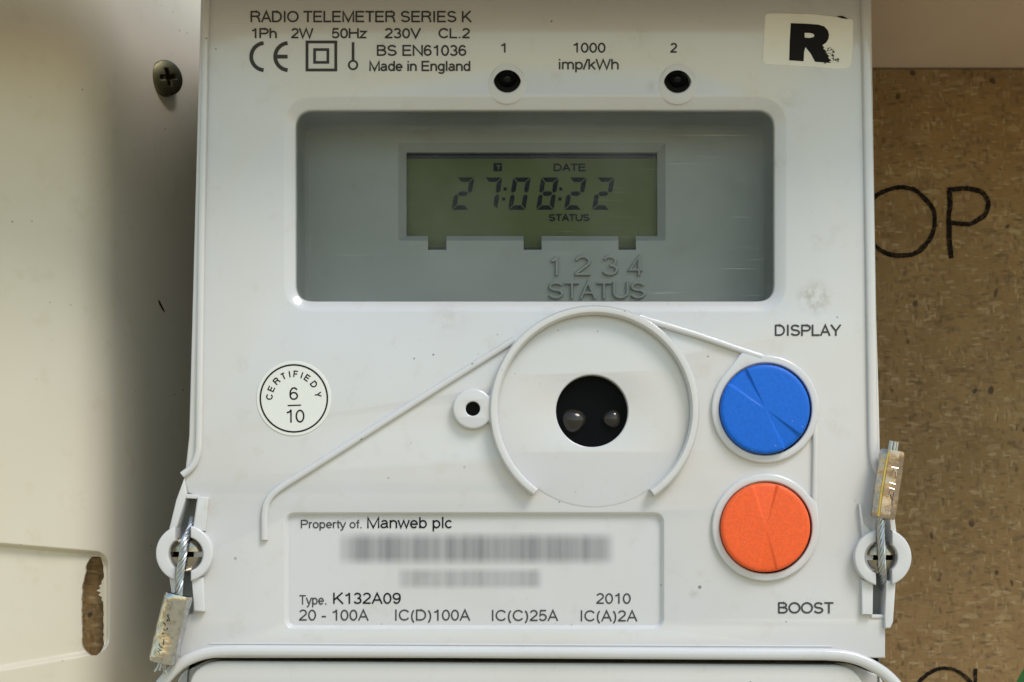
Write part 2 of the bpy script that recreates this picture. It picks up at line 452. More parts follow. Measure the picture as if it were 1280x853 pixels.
# ------------------------------------------------------------------ lettering (single-line grotesque, drawn as strokes)
def a_(cx, cy, rx, ry, a0, a1): return ('a', cx, cy, rx, ry, a0, a1)
GL = {
 'A': (.93, [[(.06, 0), (.465, .95), (.87, 0)], [(.2, .34), (.73, .34)]]),
 'B': (.93, [[(.12, 0), (.12, 1)], [(.12, .935), (.5, .935), a_(.5, .735, .26, .2, 90, -90), (.12, .535)], [(.5, .535), a_(.5, .3, .32, .235, 90, -90), (.12, .065)]]),
 'C': (1.0, [[a_(.53, .5, .42, .435, 35, 325)]]),
 'D': (1.0, [[(.12, 0), (.12, 1)], [(.12, .935), (.45, .935), a_(.45, .5, .42, .435, 90, -90), (.12, .065)]]),
 'E': (.93, [[(.84, .935), (.14, .935), (.14, .065), (.86, .065)], [(.14, .52), (.79, .52)]]),
 'F': (.85, [[(.12, 0), (.12, .935), (.8, .935)], [(.12, .5), (.7, .5)]]),
 'H': (1.0, [[(.12, 0), (.12, 1)], [(.88, 0), (.88, 1)], [(.12, .53), (.88, .53)]]),
 'I': (.39, [[(.195, 0), (.195, 1)]]),
 'K': (.93, [[(.12, 0), (.12, 1)], [(.83, 1), (.12, .33)], [(.36, .56), (.88, 0)]]),
 'L': (.77, [[(.12, 1), (.12, .065), (.74, .065)]]),
 'M': (1.16, [[(.12, 0), (.12, .95), (.58, .06), (1.04, .95), (1.04, 0)]]),
 'N': (1.0, [[(.12, 0), (.12, .93), (.88, .07), (.88, 1)]]),
 'O': (1.08, [[a_(.54, .5, .45, .435, 0, 360)]]),
 'P': (.93, [[(.12, 0), (.12, 1)], [(.12, .935), (.53, .935), a_(.53, .7, .30, .235, 90, -90), (.12, .465)]]),
 'R': (1.0, [[(.12, 0), (.12, 1)], [(.12, .935), (.57, .935), a_(.57, .73, .28, .205, 90, -90), (.12, .525)], [(.62, .5), (.8, .34), (.84, .1), (.9, 0)]]),
 'S': (.93, [[a_(.46, .72, .32, .215, 18, 252), a_(.46, .285, .345, .22, 72, -165)]]),
 'T': (.85, [[(.425, 0), (.425, .935)], [(.03, .935), (.82, .935)]]),
 'U': (1.0, [[(.12, 1), a_(.5, .36, .38, .295, 180, 360), (.88, 1)]]),
 'V': (.93, [[(.05, 1), (.465, .06), (.88, 1)]]),
 'W': (1.31, [[(.04, 1), (.34, .05), (.655, .94), (.97, .05), (1.27, 1)]]),
 'Y': (.93, [[(.04, 1), (.465, .42), (.89, 1)], [(.465, .42), (.465, 0)]]),
 '0': (.77, [[a_(.385, .49, .28, .43, 0, 360)]]),
 '1': (.77, [[(.47, 0), (.47, .98)], [(.47, .97), (.36, .8), (.15, .75)]]),
 '2': (.77, [[a_(.38, .69, .27, .245, 165, -35), (.12, .12), (.11, .065), (.7, .065)]]),
 '3': (.77, [[a_(.37, .71, .24, .225, 160, -90)], [a_(.375, .285, .28, .225, 90, -160)]]),
 '4': (.77, [[(.54, 0), (.54, .93), (.07, .28), (.73, .28)]]),
 '5': (.77, [[(.66, .935), (.2, .935), (.13, .46), a_(.37, .33, .29, .265, 135, -155)]]),
 '6': (.77, [[a_(.385, .32, .275, .255, 0, 360)], [a_(.40, .5, .30, .435, 40, 180), (.105, .33)]]),
 '9': (.77, [[a_(.385, .67, .275, .255, 0, 360)], [(.66, .66), a_(.37, .5, .295, .435, 0, -140)]]),
 'a': (.77, [[a_(.37, .49, .23, .185, 160, 0), (.60, .13), (.70, .05)], [(.60, .43), a_(.31, .225, .21, .165, 90, 270), (.46, .09), (.60, .24)]]),
 'b': (.77, [[(.12, 0), (.12, 1)], [a_(.39, .365, .27, .305, 0, 360)]]),
 'c': (.70, [[a_(.37, .365, .27, .305, 40, 320)]]),
 'd': (.77, [[(.65, 0), (.65, 1)], [a_(.38, .365, .27, .305, 0, 360)]]),
 'e': (.77, [[(.12, .365), (.655, .365), a_(.385, .365, .275, .305, 12, 318)]]),
 'f': (.39, [[(.22, 0), a_(.35, .82, .13, .12, 180, 80)], [(.03, .67), (.39, .67)]]),
 'g': (.77, [[a_(.37, .375, .27, .295, 0, 360)], [(.64, .73), a_(.37, -.02, .27, .2, 0, -155)]]),
 'h': (.77, [[(.12, 0), (.12, 1)], [a_(.385, .43, .255, .24, 165, 0), (.64, 0)]]),
 'i': (.31, [[(.155, 0), (.155, .73)], [(.155, .87), (.155, 1)]]),
 'k': (.70, [[(.12, 0), (.12, 1)], [(.62, .73), (.12, .27)], [(.3, .43), (.65, 0)]]),
 'l': (.31, [[(.155, 0), (.155, 1)]]),
 'm': (1.16, [[(.12, 0), (.12, .73)], [a_(.35, .44, .23, .23, 160, 0), (.58, 0)], [a_(.81, .44, .23, .23, 160, 0), (1.04, 0)]]),
 'n': (.77, [[(.12, 0), (.12, .73)], [a_(.385, .43, .255, .24, 165, 0), (.64, 0)]]),
 'o': (.77, [[a_(.385, .365, .28, .305, 0, 360)]]),
 'p': (.77, [[(.12, -.28), (.12, .73)], [a_(.39, .365, .27, .305, 0, 360)]]),
 'r': (.46, [[(.12, 0), (.12, .73)], [a_(.35, .40, .23, .27, 165, 75)]]),
 't': (.39, [[(.2, .92), a_(.32, .17, .12, .11, 180, 285)], [(.02, .67), (.38, .67)]]),
 'w': (1.0, [[(.03, .73), (.26, .05), (.5, .68), (.74, .05), (.97, .73)]]),
 'y': (.70, [[(.04, .73), (.35, .05)], [(.66, .73), (.33, -.1), (.22, -.21), (.08, -.22)]]),
 'z': (.70, [[(.06, .67), (.60, .67), (.08, .065), (.64, .065)]]),
 '.': (.39, [[(.195, 0), (.195, .14)]]),
 '-': (.46, [[(.05, .36), (.42, .36)]]),
 '(': (.46, [[a_(.60, .38, .44, .66, 125, 235)]]),
 ')': (.46, [[a_(-.14, .38, .44, .66, 55, -55)]]),
 '/': (.39, [[(0, -.02), (.38, 1.02)]]),
 ' ': (.39, []),
}
def strokes_of(text, track=0.0):
    """list of (points, closed) in cap-height units, y up"""
    x = 0; out = []
    for ch in text:
        w, st = GL[ch]
        for s in st:
            pts = []
            closed = False
            for tk in s:
                if tk[0] == 'a':
                    _, cx, cy, rx, ry, a0, a1 = tk
                    full = abs(a1 - a0) >= 359
                    n = max(4, int(abs(a1 - a0) / 12))
                    rng = range(n) if full else range(n + 1)
                    closed = closed or full
                    for i in rng:
                        g = radians(a0 + (a1 - a0) * i / n)
                        pts.append((x + cx + rx * cos(g), cy + ry * sin(g)))
                else: pts.append((x + tk[0], tk[1]))
            out.append((pts, closed))
        x += w + track
    return out
def text_mb(mb, text, x0, x1, ytop, ybase, sw=1.9, d=-.5, ytop2=None, emboss=0.0, tf=None):
    """lettering fitted between x0..x1 with cap line ytop and baseline ybase (photograph pixels)"""
    st = strokes_of(text)
    xs = [p[0] for s, c in st for p in s]
    lo, hi = min(xs), max(xs)
    if hi - lo < .05: lo -= .2; hi += .2
    h = sw / 2
    sxk = ((x1 - h) - (x0 + h)) / (hi - lo)
    k = 0
    for s, c in st:
        pp = []
        for (x, y) in s:
            X = x0 + h + (x - lo) * sxk; Y = ybase - y * (ybase - ytop)
            pp.append(tf(X, Y) if tf else (X, Y))
        off = (k % 7) * .035
        if emboss:
            e = emboss + off
            prof = [(-h, 0), (-h * .62, -e * .9), (-h * .3, -e), (h * .3, -e), (h * .62, -e * .9), (h, 0)]
            mb.sweep(pp, prof, d, closed=c, smooth=True)
        else:
            mb.sweep(pp, [(-h, 0), (h, 0)], d - off, closed=c, smooth=False)
        k += 1
    return mb
def lettering(text, x0, x1, ytop, ybase, parent, sw=2.1, d=-.5, mat='ink', name='lettering', **kw):
    return text_mb(MB(), text, x0, x1, ytop, ybase, sw, d, **kw).build(name, M[mat], parent)

# ================================================================== THE SETTING
BD = 350.0                        # the board stands this far (pixels) behind the meter's face
g = MB(); g.add([(-30, -30, -1.2), (30, -30, -1.2), (30, 30, -1.2), (-30, 30, -1.2)], [(0, 1, 2, 3)], False)
go = g.build('ground', M['ground']); go['kind'] = 'structure'

board = thing('chipboard_panel', 'brown chipboard sheet behind the meter with handwritten black letters', 'board', (0, BD * U + .018, -.16))
def box(mb, x0, x1, y0, y1, z0, z1):
    v = [(x, y, z) for x in (x0, x1) for y in (y0, y1) for z in (z0, z1)]
    return mb.add(v, [(0, 1, 3, 2), (4, 6, 7, 5), (0, 4, 5, 1), (2, 3, 7, 6), (0, 2, 6, 4), (1, 5, 7, 3)], False)
ztop = W(1200, 87, BD)[1]
b = box(MB(), -.20, .20, BD * U, BD * U + .018, -.16, ztop)
b.build('sheet', M['chip'], board)
# marker letters
def marker(paths, w=6.6):
    m = MB(); k = 0
    for pth, cl in paths:
        q = []
        for i, (x, y) in enumerate(pth):
            q.append((x + noise.noise(Vector((x * .05, y * .05, 3.1))) * 2.0, y + noise.noise(Vector((x * .06, y * .05, 9.1))) * 2.0))
        f_ = []                                              # finer points
        for i in range(len(q) if cl else len(q) - 1):
            a, c = q[i], q[(i + 1) % len(q)]
            nn_ = max(1, int(hypot(a[0] - c[0], a[1] - c[1]) / 1.6))
            f_ += [(a[0] + (c[0] - a[0]) * t / nn_, a[1] + (c[1] - a[1]) * t / nn_) for t in range(nn_)]
        if not cl: f_.append(q[-1])
        nrm_ = normals(f_, cl); vv = []
        for (x, y), u in zip(f_, nrm_):
            base = w * (.86 + .22 * noise.noise(Vector((x * .035, y * .035, 5))))
            e1 = base / 2 + noise.noise(Vector((x * .5, y * .5, 1))) * 1.0; e2 = base / 2 + noise.noise(Vector((x * .5, y * .5, 7))) * 1.0
            for o in (-e1, e2):
                X, Z = W(x + u.x * o, y + u.y * o, BD - 1); vv.append((X, (BD - 1.0 - .3 * k) * U, Z))
        n_ = len(f_)
        m.add(vv, [(2 * i, 2 * ((i + 1) % n_), 2 * ((i + 1) % n_) + 1, 2 * i + 1) for i in range(n_ if cl else n_ - 1)], False)
        k += 1
    return m.build('marker_letter', M['paint'], board)
marker([(arc(1125, 277, 44, 43, 90, 450, 60)[:-1], True)])
marker([([(1188, 324)] + [(1187 + sin(i) * .7, 320 - i * 8.3) for i in range(1, 11)], False),
        ([(1185, 237)] + smooth_path([(1188, 236), (1222, 236), (1238, 250), (1232, 272), (1212, 281), (1186, 279)], 3), False)], 7)
marker([(arc(1181, 880, 40, 44, 90, 450, 60)[:-1], True)], 5.6)
marker([([(1219, 836), (1219, 850), (1218, 900)], False)], 5)

# sloping top of the box, seen over the board
c0 = P(1200, 87, BD); cz = c0.z
cm = MB()
slope = tan(radians(18))
y0c, y1c = BD * U + .018, -.030  # unseen front reach lengthened to shade the top of the meter
def cz_at(y): return cz + (BD * U - y) * slope
ov = [(-.0555, y0c), (.20, y0c), (.20, y1c), (-.20, y1c), (-.20, -.001), (-.0555, -.001)]
vv = [(x, y, cz_at(y) + t) for t in (.0006, .012) for x, y in ov]
cm.add(vv, [tuple(range(6)), tuple(range(11, 5, -1))] + [(i, (i + 1) % 6, 6 + (i + 1) % 6, 6 + i) for i in range(6)], False)
box(cm, -.1995, .1995, -.0298, -.0255, .0995, cz_at(-.026) + .003)      # lip added out of view to block sky above the cover
co = cm.build('ceiling', M['ceiling']); co['kind'] = 'structure'

# ================================================================== THE METER
meter = thing('electricity_meter', 'off white electricity meter with grey display window, one blue and one orange button', 'electricity meter', (0, BD * U, -.085))

WIN = rect(369, 136, 969, 376, 22, 8)
H1 = circle(634, 98.5, 17, 40); H2 = circle(847, 99, 17, 40)
OPT = circle(740, 514, 45, 72)
BLUE, ORAN = (957, 512), (957.5, 660)
EYE = (591, 511)
LAB = rect(360, 645, 826, 782, 9, 6)
left_edge = [(253, -30), (250.5, 0), (242.5, 300), (236, 545), (230, 600), (234, 616), (246, 622), (241, 700), (241, 766), (229, 771), (222, 823)]
right_edge = [(1107, 823), (1107, 784), (1106, 772), (1091, 770), (1092, 700), (1096, 640), (1101, 590), (1099, 500), (1096, 400), (1089.5, 0), (1089, -30)]
outline = left_edge + right_edge
cov = MB()
cov.plate(outline, [
    (WIN, [(15, 0), (13.8, .25), (12.2, .8), (1.6, 5.6), (.5, 6.6), (0, 8)]),
    (H1, bevel(1.5)), (H2, bevel(1.5)),
    (OPT, bevel(1.2)),
    (circle(*BLUE, 57, 72), [(0, 0)]), (circle(*ORAN, 57, 72), [(0, 0)]),
    (circle(*EYE, 9, 32), [(0, 0)]),
    (LAB, [(5, 0), (4.4, .15), (3.5, .8), (1.0, 5.6), (0, 6.4)]),
], d=0, prof=bevel(3.0), thick=34)
cover = cov.build('front_cover', M['cover'], meter)

# case behind the cover
cs = MB()
case = [(256, -35), (243, 300), (236, 600), (236, 800), (232, 880), (1100, 880), (1100, 800), (1096, 400), (1087, -35)]
cs.plate(case, [], d=34.5, prof=bevel(2), thick=BD - 36, cap=False)
cs.plate([(262, -30), (250, 300), (243, 600), (243, 860), (1092, 860), (1088, 400), (1082, -30)], [(rect(350, 118, 990, 396), [(0, 0)])], d=60, thick=2)
cs.build('case', M['dark_case'], meter)
# dark works seen down the openings: linings of each opening
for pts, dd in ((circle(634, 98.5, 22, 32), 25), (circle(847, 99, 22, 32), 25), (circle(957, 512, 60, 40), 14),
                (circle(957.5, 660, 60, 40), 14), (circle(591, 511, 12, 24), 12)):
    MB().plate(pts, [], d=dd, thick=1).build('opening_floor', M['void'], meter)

# beads along both sides of the cover
def bead_prof(w, h, base=1.0):
    return [(-w / 2, base), (-w / 2, -h * .55), (-w * .42, -h * .82), (-w * .28, -h * .97), (0, -h), (w * .28, -h * .97), (w * .42, -h * .82), (w / 2, -h * .55), (w / 2, base)]
def bead(path, w, h, name='raised_bead', mat='cover', parent=None, **kw):
    return MB().sweep(path, bead_prof(w, h), 0, **kw).build(name, M[mat], parent or meter)
lp = [(259.5, -30), (258.5, 0), (252.5, 300), (249.5, 540)] + smooth_path([(249, 548), (249, 566), (242, 584), (228.5, 594)], 3)
bead(lp, 8.5, 6)
rp = [(1080.5, -30), (1081.5, 0), (1087, 300), (1090, 520)] + smooth_path([(1090.3, 540), (1091, 568), (1094, 582), (1101, 592)], 3)
bead(rp, 11.5, 6)
sl_ = MB(); sl_.sweep([(247, 556), (236, 572), (229, 598)], [(-5, 8), (0, 3), (4, 6)], 0); 
# cover foot: long curved bar and fine step above it
bar = smooth_path([(190, 872), (212, 842), (232, 825), (262, 814.5), (300, 813.5)], 3) + smooth_path([(1030, 818), (1062, 820), (1092, 832), (1116, 850), (1136, 880)], 3)
bead(bar, 14.5, 9, 'lower_bar')
bead([(262, 804.5), (1040, 808)], 2.0, .9, 'fine_step')

# terminal cover below the bar
tc = MB()
tc.plate(fillet([(203, 905), (226, 842), (262, 824), (1060, 829), (1100, 845), (1128, 905)], [0, 20, 30, 30, 20, 0], 8), [], d=36, prof=bevel(2), thick=40)
tc.build('terminal_housing', M['cover'], meter)
t2 = MB()
t2.plate(fillet([(234, 940), (236, 826.5), (1081, 831.5), (1084, 940)], [0, 42, 42, 0], 12), [], d=2, prof=bevel(4), thick=30)
t2.build('terminal_cover', M['cover'], meter)

# ---- window
PD = 86.0
gp = MB()
gp.sweep(WIN, [(-1, 15), (.5, 16), (.5, PD - 9), (2.2, PD - 3.5), (7, PD + .4)], 0, closed=True)
slots = [(535, 558), (654.5, 677), (773, 795)]
frame_hole = [(498, 179), (832, 179), (832, 301)]
for a, c in reversed(slots): frame_hole += [(c, 301), (c, 312.5), (a, 312.5), (a, 301)]
frame_hole += [(498, 301)]
gp.plate(rect(352, 120, 986, 394, 10), [(frame_hole, [(0, 0)])], d=PD, thick=9)
# chamfer strips
def q4(a, b_, c, d_, mb):   # (px,py,depth)x4 where px are measured on plane 25
    vv = []
    for (x, y, dd) in (a, b_, c, d_):
        X, Z = W(x, y, PD); vv.append((X, dd * U, Z))
    mb.add(vv, [(0, 1, 2, 3)], False)
q4((498, 179, PD), (832, 179, PD), (822.5, 189, PD + 8), (507.5, 189, PD + 8), gp)
q4((498, 179, PD), (507.5, 189, PD + 8), (507.5, 294, PD + 8), (498, 301, PD), gp)
q4((832, 179, PD), (832, 301, PD), (822.5, 294, PD + 8), (822.5, 189, PD + 8), gp)
xs_ = [498] + [v for s in slots for v in s] + [832]
for i in range(0, len(xs_), 2):
    a, c = xs_[i], xs_[i + 1]
    ai = 507.5 if i == 0 else a; ci = 822.5 if i == 6 else c
    q4((a, 301, PD), (c, 301, PD), (ci, 294, PD + 8), (ai, 294, PD + 8), gp)
# inner walls down to the lcd
for (xa, ya), (xb, yb) in (((507.5, 189), (822.5, 189)), ((822.5, 189), (822.5, 294)), ((507.5, 189), (507.5, 294))):
    q4((xa, ya, PD + 8), (xb, yb, PD + 8), (xb, yb, PD + 18), (xa, ya, PD + 18), gp)
panel = gp.build('display_panel', M['grey'], meter)
text_mb(MB(), '1', 687, 698, 321, 345, 4.4, PD, emboss=5.0).build('raised_numeral', M['grey'], panel)
text_mb(MB(), '2', 718, 740, 320, 345, 4.4, PD, emboss=5.0).build('raised_numeral', M['grey'], panel)
text_mb(MB(), '3', 752, 773, 320, 345, 4.4, PD, emboss=5.0).build('raised_numeral', M['grey'], panel)
text_mb(MB(), '4', 785, 805, 320, 345, 4.4, PD, emboss=5.0).build('raised_numeral', M['grey'], panel)
text_mb(MB(), 'STATUS', 685, 807, 353, 374, 4.2, PD, emboss=5.0).build('raised_lettering', M['grey'], panel)

# ---- lcd: plane 42
lc = MB(); lc.plate(rect(500, 180, 832, 309.5), [], d=PD + 17, thick=3)
lcdo = lc.build('lcd_screen', M['lcd'], meter)
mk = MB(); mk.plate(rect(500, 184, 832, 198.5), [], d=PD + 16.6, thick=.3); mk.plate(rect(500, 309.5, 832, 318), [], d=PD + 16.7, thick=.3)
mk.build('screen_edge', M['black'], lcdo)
SEG = {'0': 'abcdef', '2': 'abged', '7': 'abc', '8': 'abcdefg'}
def seven(ch, x0, y0=222.0, y1=262.5, w=21.8, th=5.7, shear=.165):
    m = MB(); ym = (y0 + y1) / 2; gp_ = .9
    def X(x, y): return (x0 + x + (y1 - y) * shear, y)
    t = th
    segs = {
      'a': [(gp_, y0), (w - gp_, y0), (w - t - gp_, y0 + t), (t + gp_, y0 + t)],
      'd': [(gp_, y1), (w - gp_, y1), (w - t - gp_, y1 - t), (t + gp_, y1 - t)],
      'g': [(t * .6 + gp_, ym), (t + gp_ + .6, ym - t / 2), (w - t - gp_ - .6, ym - t / 2), (w - t * .6 - gp_, ym), (w - t - gp_ - .6, ym + t / 2), (t + gp_ + .6, ym + t / 2)],
      'f': [(0, y0 + gp_), (t, y0 + t + gp_), (t, ym - t * .6), (t * .5, ym - .8), (0, ym - t * .5)],
      'b': [(w, y0 + gp_), (w, ym - t * .5), (w - t * .5, ym - .8), (w - t, ym - t * .6), (w - t, y0 + t + gp_)],
      'e': [(0, y1 - gp_), (0, ym + t * .5), (t * .5, ym + .8), (t, ym + t * .6), (t, y1 - t - gp_)],
      'c': [(w, y1 - gp_), (w - t, y1 - t - gp_), (w - t, ym + t * .6), (w - t * .5, ym + .8), (w, ym + t * .5)],
    }
    for s in SEG[ch]:
        m.plate([X(*p) for p in segs[s]], [], d=PD + 16.5, thick=.3)
    return m.build('lcd_digit', M['segment'], lcdo)
for ch, x in (('2', 564.5), ('7', 599.5), ('0', 635), ('8', 670), ('2', 705), ('2', 740)): seven(ch, x)
m = MB()
for x, y in ((631.5, 236.5), (629.5, 249), (701, 236.5), (700, 249)): m.plate(rect(x - 2, y - 2, x + 2, y + 2), [], d=PD + 16.5, thick=.3)
m.build('colon_dots', M['segment'], lcdo)
text_mb(MB(), 'DATE', 692, 733, 205, 214, 1.9, PD + 16.4).build('lcd_lettering', M['segment'], lcdo)
text_mb(MB(), 'STATUS', 686, 737, 268, 276.5, 1.9, PD + 16.4).build('lcd_lettering', M['segment'], lcdo)
m = MB(); m.plate(rect(616.8, 204, 627.5, 214.3), [], d=PD + 16.5, thick=.3); m.build('lcd_symbol', M['segment'], lcdo)
m = MB(); m.plate([(620.5, 206.5), (625.5, 206.5), (625.5, 208), (624, 208), (624, 212), (622.3, 212), (622.3, 208), (620.5, 208)], [], d=PD + 16.2, thick=.1); m.build('lcd_symbol_mark', M['lcd'], lcdo)

# clear pane
pn = MB(); pn.plate(rect(358, 126, 980, 388, 20), [], d=12, thick=2.5)
pn.build('window_pane', M['pane'], meter)

# ---- pulse lamps in the two small holes, with thumb-nail bevels below
for (cx, cy), lab in (((634, 98.5), 'lamp in the hole under the number 1'), ((847, 99), 'lamp in the hole under the number 2')):
    m = MB(); n = 24; rings = []
    c0_ = P(cx, cy, 22)
    R = 11 * U
    vv = [(c0_.x, c0_.y - R * .9, c0_.z)]
    for k in range(1, 7):
        for j in range(n):
            a = pi / 2 * k / 6
            vv.append((c0_.x + R * sin(a) * cos(2 * pi * j / n), c0_.y - R * .9 * cos(a), c0_.z + R * sin(a) * sin(2 * pi * j / n)))
    fs = [(0, 1 + j, 1 + (j + 1) % n) for j in range(n)]
    for k in range(5):
        for j in range(n): fs.append((1 + k * n + j, 1 + k * n + (j + 1) % n, 1 + (k + 1) * n + (j + 1) % n, 1 + (k + 1) * n + j))
    m.add(vv, fs); m.build('lamp', M['black'], meter, label=lab)
    m = MB()
    outer = circle(cx, cy + 6.6, 24.6, 48); 
    m.plate(outer, [(circle(cx, cy, 17.6, 48), bevel(1))], d=-.9, prof=[(7, 0), (3, .3), (0, .95)], thick=1.2)
    m.build('hole_surround', M['cover_smooth'], meter)

# ---- optical port
RC = (742.5, 514.0)
m = MB(); m.plate(circle(*RC, 120.5, 96), [(circle(740, 514, 45.5, 72), bevel(1.2))], d=-.7, prof=[(2.2, 0), (1.2, .15), (0, .6)], thick=1.5)
m.build('port_disc', M['cover'], meter)
a0 = math.degrees(atan2(-(617 - 514), 668 - 742.5)) + 360; a1 = math.degrees(atan2(-(617 - 514), 815 - 742.5))
ringp = arc(*RC, 125.3, 125.3, a0, a1, 110)
bead(ringp, 11.5, 16, 'port_ring')
m = MB()
m.plate(circle(740, 514, 49, 48), [], d=15, thick=3)
m.build('port_window', M['port'], meter)
for (cx, cy, r) in ((717, 526, 15), (765, 524, 11.5)):
    m = MB(); n = 28; c0_ = P(cx, cy, 15); R = r * U
    vv = [(c0_.x, c0_.y - R * .75, c0_.z)]
    for k in range(1, 8):
        for j in range(n):
            a = pi / 2 * k / 7; g_ = 2 * pi * j / n
            rr = R * sin(a) * (1 + .06 * sin(3 * g_ + cx))
            vv.append((c0_.x + rr * cos(g_), c0_.y - R * .75 * cos(a), c0_.z + rr * sin(g_)))
    fs = [(0, 1 + j, 1 + (j + 1) % n) for j in range(n)]
    for k in range(6):
        for j in range(n): fs.append((1 + k * n + j, 1 + k * n + (j + 1) % n, 1 + (k + 1) * n + (j + 1) % n, 1 + (k + 1) * n + j))
    m.add(vv, fs); m.build('port_lens', M['lens'], meter)
# eyelet beside the ring
m = MB()
hull = circle(*EYE, 25.5, 48) + [(614, 484), (617, 484), (617, 538), (614, 537)]
idx = convex_hull_2d([Vector(p) for p in hull])
hp = [hull[i] for i in idx]
eye_out = arc(591, 511, 25.5, 25.5, 40, 320, 40) + [(613, 530), (618, 541), (619, 541), (619, 481), (618, 481), (613, 492)]
m.plate(eye_out, [(circle(*EYE, 9, 32), bevel(1.5))], d=-10.5, prof=bevel(3), thick=11.5)
m.build('eyelet', M['cover'], meter)

# ---- ribs
lr = [(643, 425), (600, 452), (560, 477)] + [(520, 502.5), (440, 553.5)] + smooth_path([(380, 591.5), (345, 613), (333, 628), (331, 645)], 3) + [(331, 675)]
bead(lr, 8.5, 5.5, 'raised_rib')
bead([(799, 397), (812, 401.5), (870, 419), (934, 441), (952, 447)], 8, 6.2, 'raised_rib')
bead([(1018, 520), (1019, 560), (1018.5, 600), (1017.5, 645)], 7.5, 5.2, 'raised_rib')

# ---- buttons
def button(c, r, mat, ang1, ang2, half1, half2, name, label, boss_extra, k1=1.0, k2=1.0):
    hull = circle(*c, 67.5, 72) + boss_extra
    idx = convex_hull_2d([Vector(p) for p in hull])
    hp = [hull[i] for i in idx]
    # resample the hull evenly so that the rounding stays clean
    m = MB(); m.plate(hp, [(circle(*c, 57.8, 72), bevel(1.6))], d=-6, prof=bevel(2.6), thick=7)
    m.build('button_surround', M['cover'], meter)
    m = MB()
    d0 = -15.0
    # polar height field with a bow-tie finger groove
    angs = set()
    for i in range(240): angs.add(round(i * 1.5, 3))
    angs = sorted(angs)
    rad = [0, 4, 10, 16, 22, 28, 34, 40, 46, 50, 52.5, 54, 55, 55.7, 56]
    def groove(a, rr):
        g_ = 0
        for aa, h, kk in ((ang1, half1, k1), (ang2, half2, k2)):
            df = abs((a - aa + 180) % 360 - 180)
            soft = min(16.0, 3.0 + 60.0 / (rr + 1))          # rounded shoulders of constant width
            k = 1 - sstep(h - soft * .35, h + soft * .65, df)
            g_ = max(g_, 3.9 * kk * k * (rr / 56) ** 1.15)
        return g_
    vv = []; n = len(angs)
    for rr in rad:
        for a in angs:
            edge = 0 if rr <= 52 else 4 * (1 - sqrt(max(0, 1 - ((rr - 52) / 4) ** 2)))
            x, z = W(c[0] + rr * cos(radians(a)), c[1] - rr * sin(radians(a)), d0)
            vv.append((x, (d0 + edge + groove(a, rr) + (rr / 56) ** 2 * .8) * U, z))
    for a in angs:
        x, z = W(c[0] + 56 * cos(radians(a)), c[1] - 56 * sin(radians(a)), d0); vv.append((x, 6 * U, z))
    fs = [(k * n + i, k * n + (i + 1) % n, (k + 1) * n + (i + 1) % n, (k + 1) * n + i) for k in range(len(rad)) for i in range(n)]
    m.add(vv, fs, True)
    return m.build(name, M[mat], meter, sharp=28, label=label)
button((957, 511.5), 56, 'blue', 130.5, -50.5, 14, 13, 'push_button', 'blue round button under the word DISPLAY', [(928, 440), (940, 442)], 1.0, .9)
button((957.5, 659.5), 56, 'orange', 91, -87, 16, 11, 'push_button', 'orange round button above the word BOOST', [(1022, 630)], 1.0, .55)

# ---- label recess
m = MB(); m.plate(rect(354, 639, 832, 788), [], d=6.6, thick=2)
lab = m.build('rating_plate', M['label'], meter)
D = 6.1
def lt(t, x0, x1, y0, y1, sw=1.9, mat='ink'): return lettering(t, x0, x1, y0, y1, lab, sw, D, mat)
lt('Property of.', 376, 452, 650, 660.5, 1.5)
lt('Manweb plc', 459, 565, 646.5, 660.5, 1.9, 'dark_ink')
lt('Type.', 373.5, 408, 744, 756, 1.5)
lt('K132A09', 416.5, 501, 741, 755, 1.9, 'dark_ink')
lt('2010', 745.5, 788.5, 741.5, 755, 1.8)
lt('20 - 100A', 374, 461, 762, 776, 1.8)
lt('IC(D)100A', 494, 588, 762, 776, 1.8)
lt('IC(C)25A', 615, 698, 762.5, 776.5, 1.8)
lt('IC(A)2A', 726, 797, 763, 777, 1.8)
m = MB(); m.plate(rect(422, 664, 770, 708), [], d=D, thick=.01); m.build('faded_barcode', M['faded'], lab)
m = MB(); m.plate(rect(496, 709, 680, 738), [], d=D, thick=.01); m.build('faded_number', M['faint'], lab)

# ---- printing on the cover
lettering('RADIO TELEMETER SERIES K', 313, 590, 14, 28, meter, 2.2)
for t, x0, x1 in (('1Ph', 314, 346), ('2W', 364, 392), ('50Hz', 414.5, 459), ('230V', 481, 526.5), ('CL.2', 548, 588)):
    lettering(t, x0, x1, 35.5, 48, meter, 2.2)
lettering('BS EN61036', 471, 583, 56.5, 70, meter, 2.2)
lettering('Made in England', 461.5, 588, 76.5, 89, meter, 2.2)
m = MB()
m.sweep(arc(331, 71, 17, 17, 95, 265, 24), [(-2.4, 0), (2.4, 0)], -.5, smooth=False)
m.sweep(arc(361, 71, 17, 17, 95, 265, 24), [(-2.4, 0), (2.4, 0)], -.5, smooth=False)
m.sweep([(345, 71), (359.5, 71)], [(-2.4, 0), (2.4, 0)], -.56, smooth=False)
m.build('conformity_mark', M['ink'], meter)
m = MB()
m.sweep([(383.7, 52.7), (419.7, 52.7), (419.7, 87.7), (383.7, 87.7)], [(-1.8, 0), (1.8, 0)], -.5, closed=True, smooth=False)
m.sweep([(393.2, 62.2), (409.8, 62.2), (409.8, 78.2), (393.2, 78.2)], [(-1.7, 0), (1.7, 0)], -.5, closed=True, smooth=False)
m.build('double_square_mark', M['ink'], meter)
m = MB()
m.sweep([(441.3, 53), (441.3, 76)], [(-1.7, 0), (1.7, 0)], -.5, smooth=False)
m.sweep(circle(441.3, 81.5, 5.3, 28), [(-1.2, 0), (1.2, 0)], -.56, closed=True, smooth=False)
m.build('key_mark', M['ink'], meter)
